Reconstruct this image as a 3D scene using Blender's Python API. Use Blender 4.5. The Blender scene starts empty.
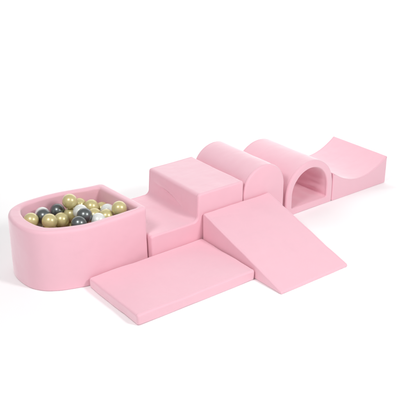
import bpy, bmesh, math, random
from mathutils import Vector, noise, Matrix
random.seed(4)
S = 0.01                      # the layout below is written in centimetres
scene = bpy.context.scene
C = scene.collection

# ------------------------------------------------------------------ materials
def nodes(name):
    m = bpy.data.materials.new(name); m.use_nodes = True
    nt = m.node_tree
    return m, nt, nt.nodes, nt.links, nt.nodes['Principled BSDF']

def foam_fabric(name, col, seed):
    m, nt, N, L, b = nodes(name)
    tc = N.new('ShaderNodeTexCoord')
    mp = N.new('ShaderNodeMapping'); mp.inputs['Location'].default_value = (seed*3.1, seed*1.7, seed*0.9)
    L.new(tc.outputs['Object'], mp.inputs['Vector'])
    # very slight unevenness of the dye
    n1 = N.new('ShaderNodeTexNoise'); n1.inputs['Scale'].default_value = 9; n1.inputs['Detail'].default_value = 5
    L.new(mp.outputs[0], n1.inputs['Vector'])
    mix = N.new('ShaderNodeMix'); mix.data_type = 'RGBA'
    mix.inputs['A'].default_value = tuple(c*0.975 for c in col)+(1,)
    mix.inputs['B'].default_value = tuple(min(1, c*1.02) for c in col)+(1,)
    L.new(n1.outputs['Fac'], mix.inputs['Factor'])
    L.new(mix.outputs['Result'], b.inputs['Base Color'])
    b.inputs['Roughness'].default_value = 0.6
    b.inputs['Specular IOR Level'].default_value = 0.5
    b.inputs['Sheen Weight'].default_value = 0.8
    b.inputs['Sheen Roughness'].default_value = 0.55
    b.inputs['Sheen Tint'].default_value = (1, .93, .95, 1)
    # soft undulation, faint stretch wrinkles and the knit of the cover
    n2 = N.new('ShaderNodeTexNoise'); n2.inputs['Scale'].default_value = 5.5; n2.inputs['Detail'].default_value = 2
    L.new(mp.outputs[0], n2.inputs['Vector'])
    mp2 = N.new('ShaderNodeMapping'); mp2.inputs['Scale'].default_value = (3.0, 9.0, 7.0)
    mp2.inputs['Rotation'].default_value = (.5, .3, .6+seed)
    L.new(mp.outputs[0], mp2.inputs['Vector'])
    n3 = N.new('ShaderNodeTexNoise'); n3.inputs['Scale'].default_value = 1.2; n3.inputs['Detail'].default_value = 3; n3.inputs['Distortion'].default_value = .6
    L.new(mp2.outputs[0], n3.inputs['Vector'])
    n4 = N.new('ShaderNodeTexNoise'); n4.inputs['Scale'].default_value = 420; n4.inputs['Detail'].default_value = 2
    L.new(mp.outputs[0], n4.inputs['Vector'])
    b1 = N.new('ShaderNodeBump'); b1.inputs['Strength'].default_value = .4; b1.inputs['Distance'].default_value = .02
    b2 = N.new('ShaderNodeBump'); b2.inputs['Strength'].default_value = .4; b2.inputs['Distance'].default_value = .008
    b3 = N.new('ShaderNodeBump'); b3.inputs['Strength'].default_value = .3; b3.inputs['Distance'].default_value = .0012
    L.new(n2.outputs['Fac'], b1.inputs['Height']); L.new(n3.outputs['Fac'], b2.inputs['Height']); L.new(n4.outputs['Fac'], b3.inputs['Height'])
    L.new(b1.outputs[0], b2.inputs['Normal']); L.new(b2.outputs[0], b3.inputs['Normal'])
    L.new(b3.outputs[0], b.inputs['Normal'])
    return m

PINK = (0.83, 0.468, 0.55)
def pink(seed): return foam_fabric('pink_foam_cover', PINK, seed)

def ball_mat(name, col, metal, rough, coat=0.0, subs=0.0):
    m, nt, N, L, b = nodes(name)
    tc = N.new('ShaderNodeTexCoord')
    n = N.new('ShaderNodeTexNoise'); n.inputs['Scale'].default_value = 35; n.inputs['Detail'].default_value = 4
    L.new(tc.outputs['Object'], n.inputs['Vector'])
    mix = N.new('ShaderNodeMix'); mix.data_type = 'RGBA'
    mix.inputs['A'].default_value = tuple(c*.93 for c in col)+(1,)
    mix.inputs['B'].default_value = tuple(min(1, c*1.06) for c in col)+(1,)
    L.new(n.outputs['Fac'], mix.inputs['Factor']); L.new(mix.outputs['Result'], b.inputs['Base Color'])
    b.inputs['Metallic'].default_value = metal; b.inputs['Roughness'].default_value = rough
    b.inputs['Coat Weight'].default_value = coat; b.inputs['Coat Roughness'].default_value = .12
    b.inputs['Subsurface Weight'].default_value = subs; b.inputs['Subsurface Radius'].default_value = (.02, .02, .015)
    bp = N.new('ShaderNodeBump'); bp.inputs['Strength'].default_value = .08; bp.inputs['Distance'].default_value = .004
    L.new(n.outputs['Fac'], bp.inputs['Height']); L.new(bp.outputs[0], b.inputs['Normal'])
    return m
BALL = {'g': ball_mat('gold_pearl_plastic', (.64, .56, .275), .3, .34, .5),
        'd': ball_mat('dark_silver_plastic', (.17, .185, .185), .8, .33, .3),
        'w': ball_mat('white_pearl_plastic', (.76, .785, .755), .1, .34, .5, .1)}

# ------------------------------------------------------------------ helpers
def tag(o, label=None, cat=None, group=None, kind=None):
    if label: o['label'] = label
    if cat: o['category'] = cat
    if group: o['group'] = group
    if kind: o['kind'] = kind
    return o

def link(name, bm, mat, parent=None):
    bmesh.ops.recalc_face_normals(bm, faces=bm.faces[:])
    me = bpy.data.meshes.new(name); bm.to_mesh(me); bm.free()
    for p in me.polygons: p.use_smooth = True
    me.materials.append(mat)
    o = bpy.data.objects.new(name, me); C.objects.link(o)
    if parent: o.parent = parent
    return o

def area2(P): return sum(P[i-1][0]*P[i][1]-P[i][0]*P[i-1][1] for i in range(len(P)))

def fillet(P, radii, n=6):
    """round the corners of a polygon; radii per corner, 0 keeps the point"""
    out = []; k = len(P)
    for i in range(k):
        p = Vector(P[i]); a = Vector(P[i-1])-p; b = Vector(P[(i+1) % k])-p
        r = radii[i]
        if r <= 0: out.append(tuple(p)); continue
        la, lb = a.length, b.length; a.normalize(); b.normalize()
        ang = a.angle(b); t = min(r/math.tan(ang/2), la*.49, lb*.49); r2 = t*math.tan(ang/2)
        c = p+(a+b).normalized()*(r2/math.sin(ang/2))
        s = (p+a*t)-c; e = (p+b*t)-c
        th = s.angle(e); sg = 1 if s.cross(e) > 0 else -1
        for j in range(n+1):
            q = th*j/n*sg
            out.append((c.x+s.x*math.cos(q)-s.y*math.sin(q), c.y+s.x*math.sin(q)+s.y*math.cos(q)))
    return out

def densify(P, step):
    out = []
    for i in range(len(P)):
        a = Vector(P[i]); b = Vector(P[(i+1) % len(P)]); n = max(1, int(round((b-a).length/step)))
        for j in range(n): out.append(tuple(a.lerp(b, j/n)))
    return out

def normals2(P):
    s = 1 if area2(P) > 0 else -1
    N = []
    for i in range(len(P)):
        a = Vector(P[i])-Vector(P[i-1]); b = Vector(P[(i+1) % len(P)])-Vector(P[i])
        na = Vector((a.y, -a.x)).normalized()*s; nb = Vector((b.y, -b.x)).normalized()*s
        m = na+nb; m.normalize(); N.append(m/max(.6, m.dot(na)))
    return N

def foam(name, outer, depth, put, mat, r=1.3, hole=None, wob=.22, seed=0, rh=None, step=1.8, blind=None, r0=None, seam=True):
    """foam block: profile `outer` swept over `depth` with rounded rims; put(u, v, w) maps to the world (cm).
    hole: second profile cut through it; blind: depth at which the hole is closed by a floor"""
    bm = bmesh.new()
    outer = densify(outer, step)
    def rings(P, sgn, w0, w1, r, r_start=None, close_start=False):
        N = normals2(P); rows = []
        ws = []
        rs = r if r_start is None else r_start
        k = 5
        if not close_start:
            for j in range(k+1):
                q = math.pi/2*j/k; ws.append((w0+rs*(1-math.sin(q)), rs*(1-math.cos(q)) if False else rs*(1-math.sin(math.pi/2*(1-0)) ) ))
            ws = [(w0+rs*(1-math.cos(math.pi/2*j/k)), rs*(1-math.sin(math.pi/2*j/k))) for j in range(k+1)]
        else: ws = [(w0, 0)]
        a = ws[-1][0]; b = w1-r; m = max(1, int((b-a)/step))
        mid = [(a+(b-a)*j/m, 0) for j in range(1, m)]
        if seam:                                             # the sewn joint that runs round each end face
            mid = [(a+.18, -.10), (a+.42, -.12), (a+.62, .05), (a+.85, 0)]+[q for q in mid if a+1.2 < q[0] < b-1.2]+[(b-.85, 0), (b-.62, .05), (b-.42, -.12), (b-.18, -.10)]
        ws += mid
        ws += [(w1-r*(1-math.cos(math.pi/2*(1-j/k))), r*(1-math.sin(math.pi/2*(1-j/k)))) for j in range(k+1)]
        for w, ins in ws:
            row = []
            for p, n in zip(P, N):
                q = Vector((p[0], p[1], w))*.055+Vector((seed*7.3, seed*3.1, seed))
                d = (noise.noise(q)*wob+noise.noise(q*2.7)*wob*.35)
                # the foam bulges a touch between its edges
                row.append(bm.verts.new(put(p[0]+n.x*(sgn*(-ins)+d), p[1]+n.y*(sgn*(-ins)+d), w)))
            rows.append(row)
        for A, B in zip(rows, rows[1:]):
            for i in range(len(A)): bm.faces.new((A[i-1], A[i], B[i], B[i-1]))
        return rows
    ro = rings(outer, 1, 0, depth, r, r0)
    def cap(loops, w):
        es = []
        for R in loops:
            for i in range(len(R)):
                es.append(bm.edges.get((R[i-1], R[i])))
        bmesh.ops.triangle_fill(bm, edges=es, use_beauty=True)
    if hole is None:
        cap([ro[0]], 0); cap([ro[-1]], 1)
    elif blind is None:
        ri = rings(densify(hole, step), -1, 0, depth, rh or r)
        cap([ro[0], ri[0]], 0); cap([ro[-1], ri[-1]], 1)
    else:
        ri = rings(densify(hole, step), -1, blind, depth, rh or r, close_start=True)
        cap([ro[0]], 0); cap([ri[0]], 0); cap([ro[-1], ri[-1]], 1)
    o = link(name, bm, mat)
    m = o.modifiers.new('weighted_normal', 'WEIGHTED_NORMAL'); m.weight = 60; m.keep_sharp = False
    return o

def set_origin(o, x, y, z=0, turn=0):
    v = Vector((x, y, z))*S
    o.data.transform(Matrix.Translation(-v)); o.location = v
    o.rotation_euler.z = math.radians(turn)
    return o

XZ = lambda y_front: (lambda u, v, w: Vector((u, y_front+w, v))*S)      # profile in x-z, swept away from the viewer
YZ = lambda x_left: (lambda u, v, w: Vector((x_left+w, u, v))*S)        # profile in y-z, swept along the row
XY = lambda z0: (lambda u, v, w: Vector((u, v, z0+w))*S)                # plan, swept upward

# ------------------------------------------------------------------ setting
yaw, pitch = math.radians(52.743), math.radians(24.313)
h2 = Vector((math.cos(yaw), math.sin(yaw), 0)); side = Vector((h2.y, -h2.x, 0))
bm = bmesh.new()
prof = [(-9+.6*i, 0) for i in range(21)]                     # floor, then a curve up into the wall of the seamless sweep
prof += [(3.2+1.6*math.sin(q*math.pi/32), 1.6-1.6*math.cos(q*math.pi/32)) for q in range(17)] + [(4.8, 1.6+.5*i) for i in range(1, 8)]
rows = [[bm.verts.new(h2*a+side*t+Vector((0, 0, z))) for t in (-7, -3.5, 0, 3.5, 7)] for a, z in prof]
for A, B in zip(rows, rows[1:]):
    for i in range(4): bm.faces.new((A[i], A[i+1], B[i+1], B[i]))
m, nt, N, L, b = nodes('white_studio_sweep')
tc = N.new('ShaderNodeTexCoord'); n = N.new('ShaderNodeTexNoise'); n.inputs['Scale'].default_value = 3
L.new(tc.outputs['Object'], n.inputs['Vector'])
mx = N.new('ShaderNodeMix'); mx.data_type = 'RGBA'
mx.inputs['A'].default_value = (.95, .95, .95, 1); mx.inputs['B'].default_value = (.965, .965, .965, 1)
L.new(n.outputs['Fac'], mx.inputs['Factor']); L.new(mx.outputs['Result'], b.inputs['Base Color'])
b.inputs['Roughness'].default_value = .9; b.inputs['Specular IOR Level'].default_value = .1
tag(link('backdrop', bm, m), kind='structure')

# ------------------------------------------------------------------ ball pit
outer = [(19.4, 3.2), (8, 2.0), (-5, 1.6), (-17, 1.8), (-27, 3.2), (-36, 5.8), (-44.5, 9.3), (-51, 14.2), (-55, 21), (-56.6, 29.5),
         (-56.4, 38), (-54.4, 46), (-50.2, 52.4), (-43.5, 56.6), (-34, 58.6), (-22, 58.8), (-8, 57.4), (4, 55.8), (16.8, 54.6)]
def smooth_open(P, n=6):
    out = []
    for i in range(len(P)-1):
        p0 = Vector(P[max(i-1, 0)]); p1 = Vector(P[i]); p2 = Vector(P[i+1]); p3 = Vector(P[min(i+2, len(P)-1)])
        for j in range(n):
            t = j/n
            out.append(tuple(.5*((2*p1)+(p2-p0)*t+(2*p0-5*p1+4*p2-p3)*t*t+(3*p1-p0-3*p2+p3)*t**3)))
    out.append(P[-1]); return out
Pn = normals2(outer)
outer = [(p[0]+n.x*g, p[1]+n.y*g) for p, n, g in ((p, n, max(0, min(1, (12-p[0])/36))*(1.9+.9*max(0, -n.x))) for p, n in zip(outer, Pn))]
full = smooth_open(outer)
near_c, far_c = full[0], full[-1]
Po = [near_c]+[p for p in full[1:-1] if (Vector(p)-Vector(near_c)).length > 7 and (Vector(p)-Vector(far_c)).length > 8]+[far_c]
rad = [0]*len(Po); rad[0] = 2.6; rad[-1] = 4.8
Po = fillet(Po, rad)
Ni = normals2(full)
def thick(p, n): return 5.0+4.0*max(0, -n.x)**1.5+0.9*max(0, -n.y)**2*max(0, min(1, (10-p[0])/20))
Pi = [(p[0]-n.x*thick(p, n), p[1]-n.y*thick(p, n)) for p, n in zip(full, Ni)]   # the rounded end is thicker
Pi = [p for p in Pi if p[0] < 6]
Pi = [(13.8, 6.6)]+Pi+[(11.2, 49.4)]
rad = [0]*len(Pi); rad[0] = 1.4; rad[-1] = 2.0
Pi = fillet(Pi, rad, 4)
pit = foam('ball_pit', Po, 41.3, XY(0), pink(1), r=2.3, hole=Pi, rh=2.0, wob=.35, seed=1, blind=8, step=1.6, r0=1.0, seam=False)
set_origin(pit, -19, 30)
tag(pit, 'pink foam ball pit with rounded end, filled with gold, grey and white balls', 'ball pit')

# ------------------------------------------------------------------ stepped block
P = [(19.7, 0), (97.4, 0), (97.4, 40.1), (58.2, 40.1), (57.4, 20.6), (19.7, 20.6)]
P = fillet(P, [1.5, 1.5, 1.8, 2.4, 3.6, 2.0])
o = foam('step_block', P, 60, XZ(0), pink(2), r=1.3, seed=2, step=1.0)
for v in o.data.vertices:            # the cover is creased where it is pulled into the step
    p = v.co/S
    if abs(p.x-58) < 1.5 and 22 < p.z < 38:
        t = (p.y-22)/26
        if -.2 < t < 1.2:
            d = p.z-(25.5+4.5*t+1.2*math.sin(t*2.6)); f = max(0, math.sin(math.pi*(t+.2)/1.4))
            v.co.x += f*S*(1.5*math.exp(-(d/1.3)**2)-.8*math.exp(-((d-2.6)/1.6)**2))
set_origin(o, 58, 30)
tag(o, 'pink foam block of two steps, its low step against the ball pit', 'foam block')

# ------------------------------------------------------------------ solid round-topped block
def arch(x0, x1, h, inset=0, base=0, n=40):
    c = (x0+x1)/2; r = (x1-x0)/2
    top = h-r
    P = [(x0, base), (x1, base)]
    P += [(c+r*math.cos(math.pi*j/n), top+r*math.sin(math.pi*j/n)) for j in range(n+1)]
    return P
P = arch(98.2, 136.2, 47.2)
o = foam('arch_block', fillet(P, [1.5, 1.5]+[0]*(len(P)-2)), 60, XZ(0), pink(3), r=1.3, seed=3)
set_origin(o, 117, 30, 0, -.35)
tag(o, 'solid pink foam block with a half-round top, between the steps and the tunnel', 'foam block')

# ------------------------------------------------------------------ tunnel
P = arch(138.6, 187, 39.2)
Q = arch(144.5, 181.2, 33.6, base=5.5)
o = foam('tunnel', fillet(P, [1.5, 1.5]+[0]*(len(P)-2)), 60, XZ(0), pink(4), r=1.2, seed=4,
         hole=fillet(Q, [1.0, 1.0]+[0]*(len(Q)-2), 4), rh=.9, step=1.8)
for v in o.data.vertices:            # the lining sags into soft lengthwise folds low on the wall and on the floor
    p = v.co/S
    f = max(0, min(1, (p.y-2)/9))*max(0, min(1, (58-p.y)/9))
    w = noise.noise(Vector((p.y*.06, 3.3, 0)))*1.6
    if 170 < p.x < 182.5 and 6.2 < p.z < 26 and p.x > 170:
        v.co.x -= f*S*(1.5*math.exp(-((p.z-9.5-w)/1.7)**2)-.5*math.exp(-((p.z-13.2-w)/1.5)**2)+1.1*math.exp(-((p.z-17.5+w)/2.0)**2))
    elif 144 < p.x < 181.5 and 5 < p.z < 6.4:
        v.co.z += f*S*(.9*math.sin((p.x-145)/36*math.pi)*(.5+.5*math.sin(p.x*.45+w))+.5*noise.noise(Vector((p.x*.1, p.y*.07, 5))))
set_origin(o, 163, 30, 0, .5)
tag(o, 'pink foam crawl tunnel with an arched opening', 'tunnel')

# ------------------------------------------------------------------ hollow-topped block
x0, x1, ht, dip = 187.6, 249, 23.4, 12.0
n = 36
P = [(x0, 0), (x1, 0), (x1, ht)]
for j in range(1, n):
    t = j/n; P.append((x1+(x0-x1)*t, ht-(ht-dip)*math.sin(math.pi*t)**.85 if False else dip+(ht-dip)*abs(2*t-1)**2.0))
P.append((x0, ht))
o = foam('wave_block', fillet(P, [1.4, 1.4, 1.0]+[0]*(n-1)+[1.0]), 60, XZ(0), pink(5), r=.9, seed=5, wob=.15)
set_origin(o, 218, 30)
tag(o, 'pink foam block with a concave dipped top, beside the tunnel', 'foam block')

# ------------------------------------------------------------------ ramp
P = [(-.6, 0), (-.6, 26.3), (-79.6, 2.1), (-80.2, 0)]
o = foam('ramp', fillet(P, [1.0, 1.5, .95, .9]), 59, YZ(61.2), pink(6), r=.9, seed=6, wob=.45)
set_origin(o, 91, -40, 0, .2)
tag(o, 'pink foam ramp sloping down from the blocks to the floor', 'ramp')

# ------------------------------------------------------------------ mat
P = fillet([(-28.3, 0), (60.7, 0), (60.7, 7.3), (-28.3, 7.3)], [1.5, 1.5, 1.6, 1.6])
o = foam('mat', P, 55.5, XZ(-56), pink(7), r=1.4, seed=7, wob=.5)
set_origin(o, 16, -28)
tag(o, 'flat pink foam mat lying on the floor in front of the ball pit', 'mat')

# ------------------------------------------------------------------ balls
R = 4.9
def ball_mesh(mat):
    bm = bmesh.new()
    bmesh.ops.create_uvsphere(bm, u_segments=48, v_segments=24, radius=R*S)
    for v in bm.verts:            # moulding seam round the middle and the sprue dimple of a plastic play ball
        if abs(v.co.z) < 1e-5: v.co *= 1.006
        if v.co.z > R*S*.995: v.co.z *= .985
    bmesh.ops.recalc_face_normals(bm, faces=bm.faces[:])
    me = bpy.data.meshes.new('plastic_ball'); bm.to_mesh(me); bm.free()
    for p in me.polygons: p.use_smooth = True
    me.materials.append(mat); return me
MESH = {k: ball_mesh(v) for k, v in BALL.items()}
NAME = {'g': 'gold_ball', 'd': 'grey_ball', 'w': 'white_ball'}
LOW = 'gold ball wedged low in a gap between the balls above it'
balls = [      # centre in cm, colour, label
 (-46.3,36.4,37.0,'g', 'leftmost gold ball, in the rounded end of the pit'),
 (-40.8,42.8,29.7,'w', 'white ball low down beside the leftmost gold ball, mostly hidden'),
 (-33.3,47.1,33.4,'w', 'white ball peeking out behind the leftmost dark grey ball'),
 (-36.9,37.6,36.7,'d', 'leftmost dark grey ball, between two gold balls in the rounded end'),
 (-37.8,28.0,37.1,'g', 'gold ball by the near rim, in front of the leftmost dark grey ball'),
 (-22.3,47.2,32.8,'d', 'dark grey ball farthest back, left of the topmost gold ball'),
 (-26.9,33.4,32.8,'g', 'gold ball in front of the dark grey ball that lies farthest back'),
 (-16.8,39.7,40.9,'g', 'topmost gold ball, highest on the heap'),
 (-16.4,39.9,31.3,'g', 'gold ball directly under the topmost gold ball'),
 (-25.2,13.2,37.4,'d', 'dark grey ball cut off by the near rim of the pit'),
 (-17.7,19.2,38.7,'d', 'dark grey ball in the middle, in front of a white ball'),
 (-13.8,31.6,35.5,'w', 'white ball behind the dark grey ball in the middle of the heap'),
 (-5.9,47.2,32.4,'g', 'gold ball by the far wall, just behind the topmost gold ball'),
 (-1.8,38.5,33.3,'g', 'gold ball right of the middle white ball, in front of the far wall'),
 (6.9,39.9,28.7,'g', 'gold ball half hidden in the far square corner of the pit'),
 (-5.5,28.3,31.8,'g', 'gold ball beside the middle dark grey ball, above the near-rim white ball'),
 (-10.2,15.2,34.6,'w', 'white ball cut off by the near rim, right of the dark grey balls'),
 (5.7,30.6,31.0,'w', 'white ball behind and left of the rightmost gold ball'),
 (-1.7,19.5,33.3,'g', 'gold ball between the near-rim white ball and the rightmost gold ball'),
 (5.5,15.1,38.6,'g', 'rightmost gold ball, beside the straight wall of the pit'),
 (-2.2,10.0,31.5,'d', 'dark grey ball barely showing at the near rim below the rightmost gold ball'),
 (-25.2,38.3,24.7,'g', LOW), (-16.5,43.8,22.5,'g', LOW), (-43.5,27.5,27.0,'g', LOW), (-14.1,19.8,27.0,'g', LOW), (-35.0,13.8,30.0,'g', LOW),
 (-23.3,19.9,29.7,'g', LOW), (-34.4,31.1,26.0,'g', LOW), (-19.1,29.4,26.0,'g', LOW), (-30.4,46.9,24.2,'g', LOW),
]
for x, y, z, k, text in balls:
    o = bpy.data.objects.new(NAME[k], MESH[k]); C.objects.link(o)
    o.location = Vector((x, y, z+.8))*S
    o.rotation_euler = [random.uniform(0, 6.28) for _ in range(3)]
    tag(o, text, 'ball', 'plastic balls in the ball pit')

# ------------------------------------------------------------------ camera
cam = bpy.data.cameras.new('camera'); co = bpy.data.objects.new('camera', cam); C.objects.link(co)
fwd = Vector((math.cos(yaw)*math.cos(pitch), math.sin(yaw)*math.cos(pitch), -math.sin(pitch)))
co.location = Vector((-237.88, -390.70, 257.85))*S
co.rotation_euler = fwd.to_track_quat('-Z', 'Y').to_euler()
cam.sensor_width = 36; cam.lens = 805.89/400*36; cam.clip_end = 300; cam.clip_start = .05
scene.camera = co

# ------------------------------------------------------------------ light: a white studio, two softboxes on stands beside the camera
w = bpy.data.worlds.new('World'); scene.world = w; w.use_nodes = True
bg = w.node_tree.nodes['Background']; bg.inputs[0].default_value = (1, 1, 1, 1); bg.inputs[1].default_value = .40
right = fwd.cross(Vector((0, 0, 1))).normalized(); up = right.cross(fwd)
target = Vector((.8, .1, .2))
def softbox(name, direction, dist, size, power):
    l = bpy.data.lights.new(name, 'AREA'); l.shape = 'DISK'; l.size = size; l.energy = power
    o = bpy.data.objects.new(name, l); C.objects.link(o)
    dv = direction.normalized(); o.location = target+dv*dist
    o.rotation_euler = (-dv).to_track_quat('-Z', 'Y').to_euler()
softbox('softbox', -fwd*.83+up*.38-right*.34, 4.1, .95, 55)
softbox('softbox', -fwd*.75+up*.34+right*.54, 4.1, .85, 80)
l = bpy.data.lights.new('backdrop_fill', 'AREA'); l.shape = 'RECTANGLE'; l.size = 7; l.size_y = .6; l.energy = 125
o = bpy.data.objects.new('backdrop_fill', l); C.objects.link(o)      # added unseen fill that whitens the sweep behind the set, above the picture
o.location = h2*2.9+Vector((0, 0, 3.1)); dv = (h2*4.8+Vector((0, 0, 1.0))-o.location).normalized()
o.rotation_euler = dv.to_track_quat('-Z', 'Y').to_euler()

scene.view_settings.view_transform = 'Standard'; scene.view_settings.look = 'None'
scene.view_settings.exposure = 0.0; scene.view_settings.gamma = 1
scene.render.engine = 'CYCLES'
scene.cycles.use_denoising = True
scene.cycles.max_bounces = 10; scene.cycles.diffuse_bounces = 6
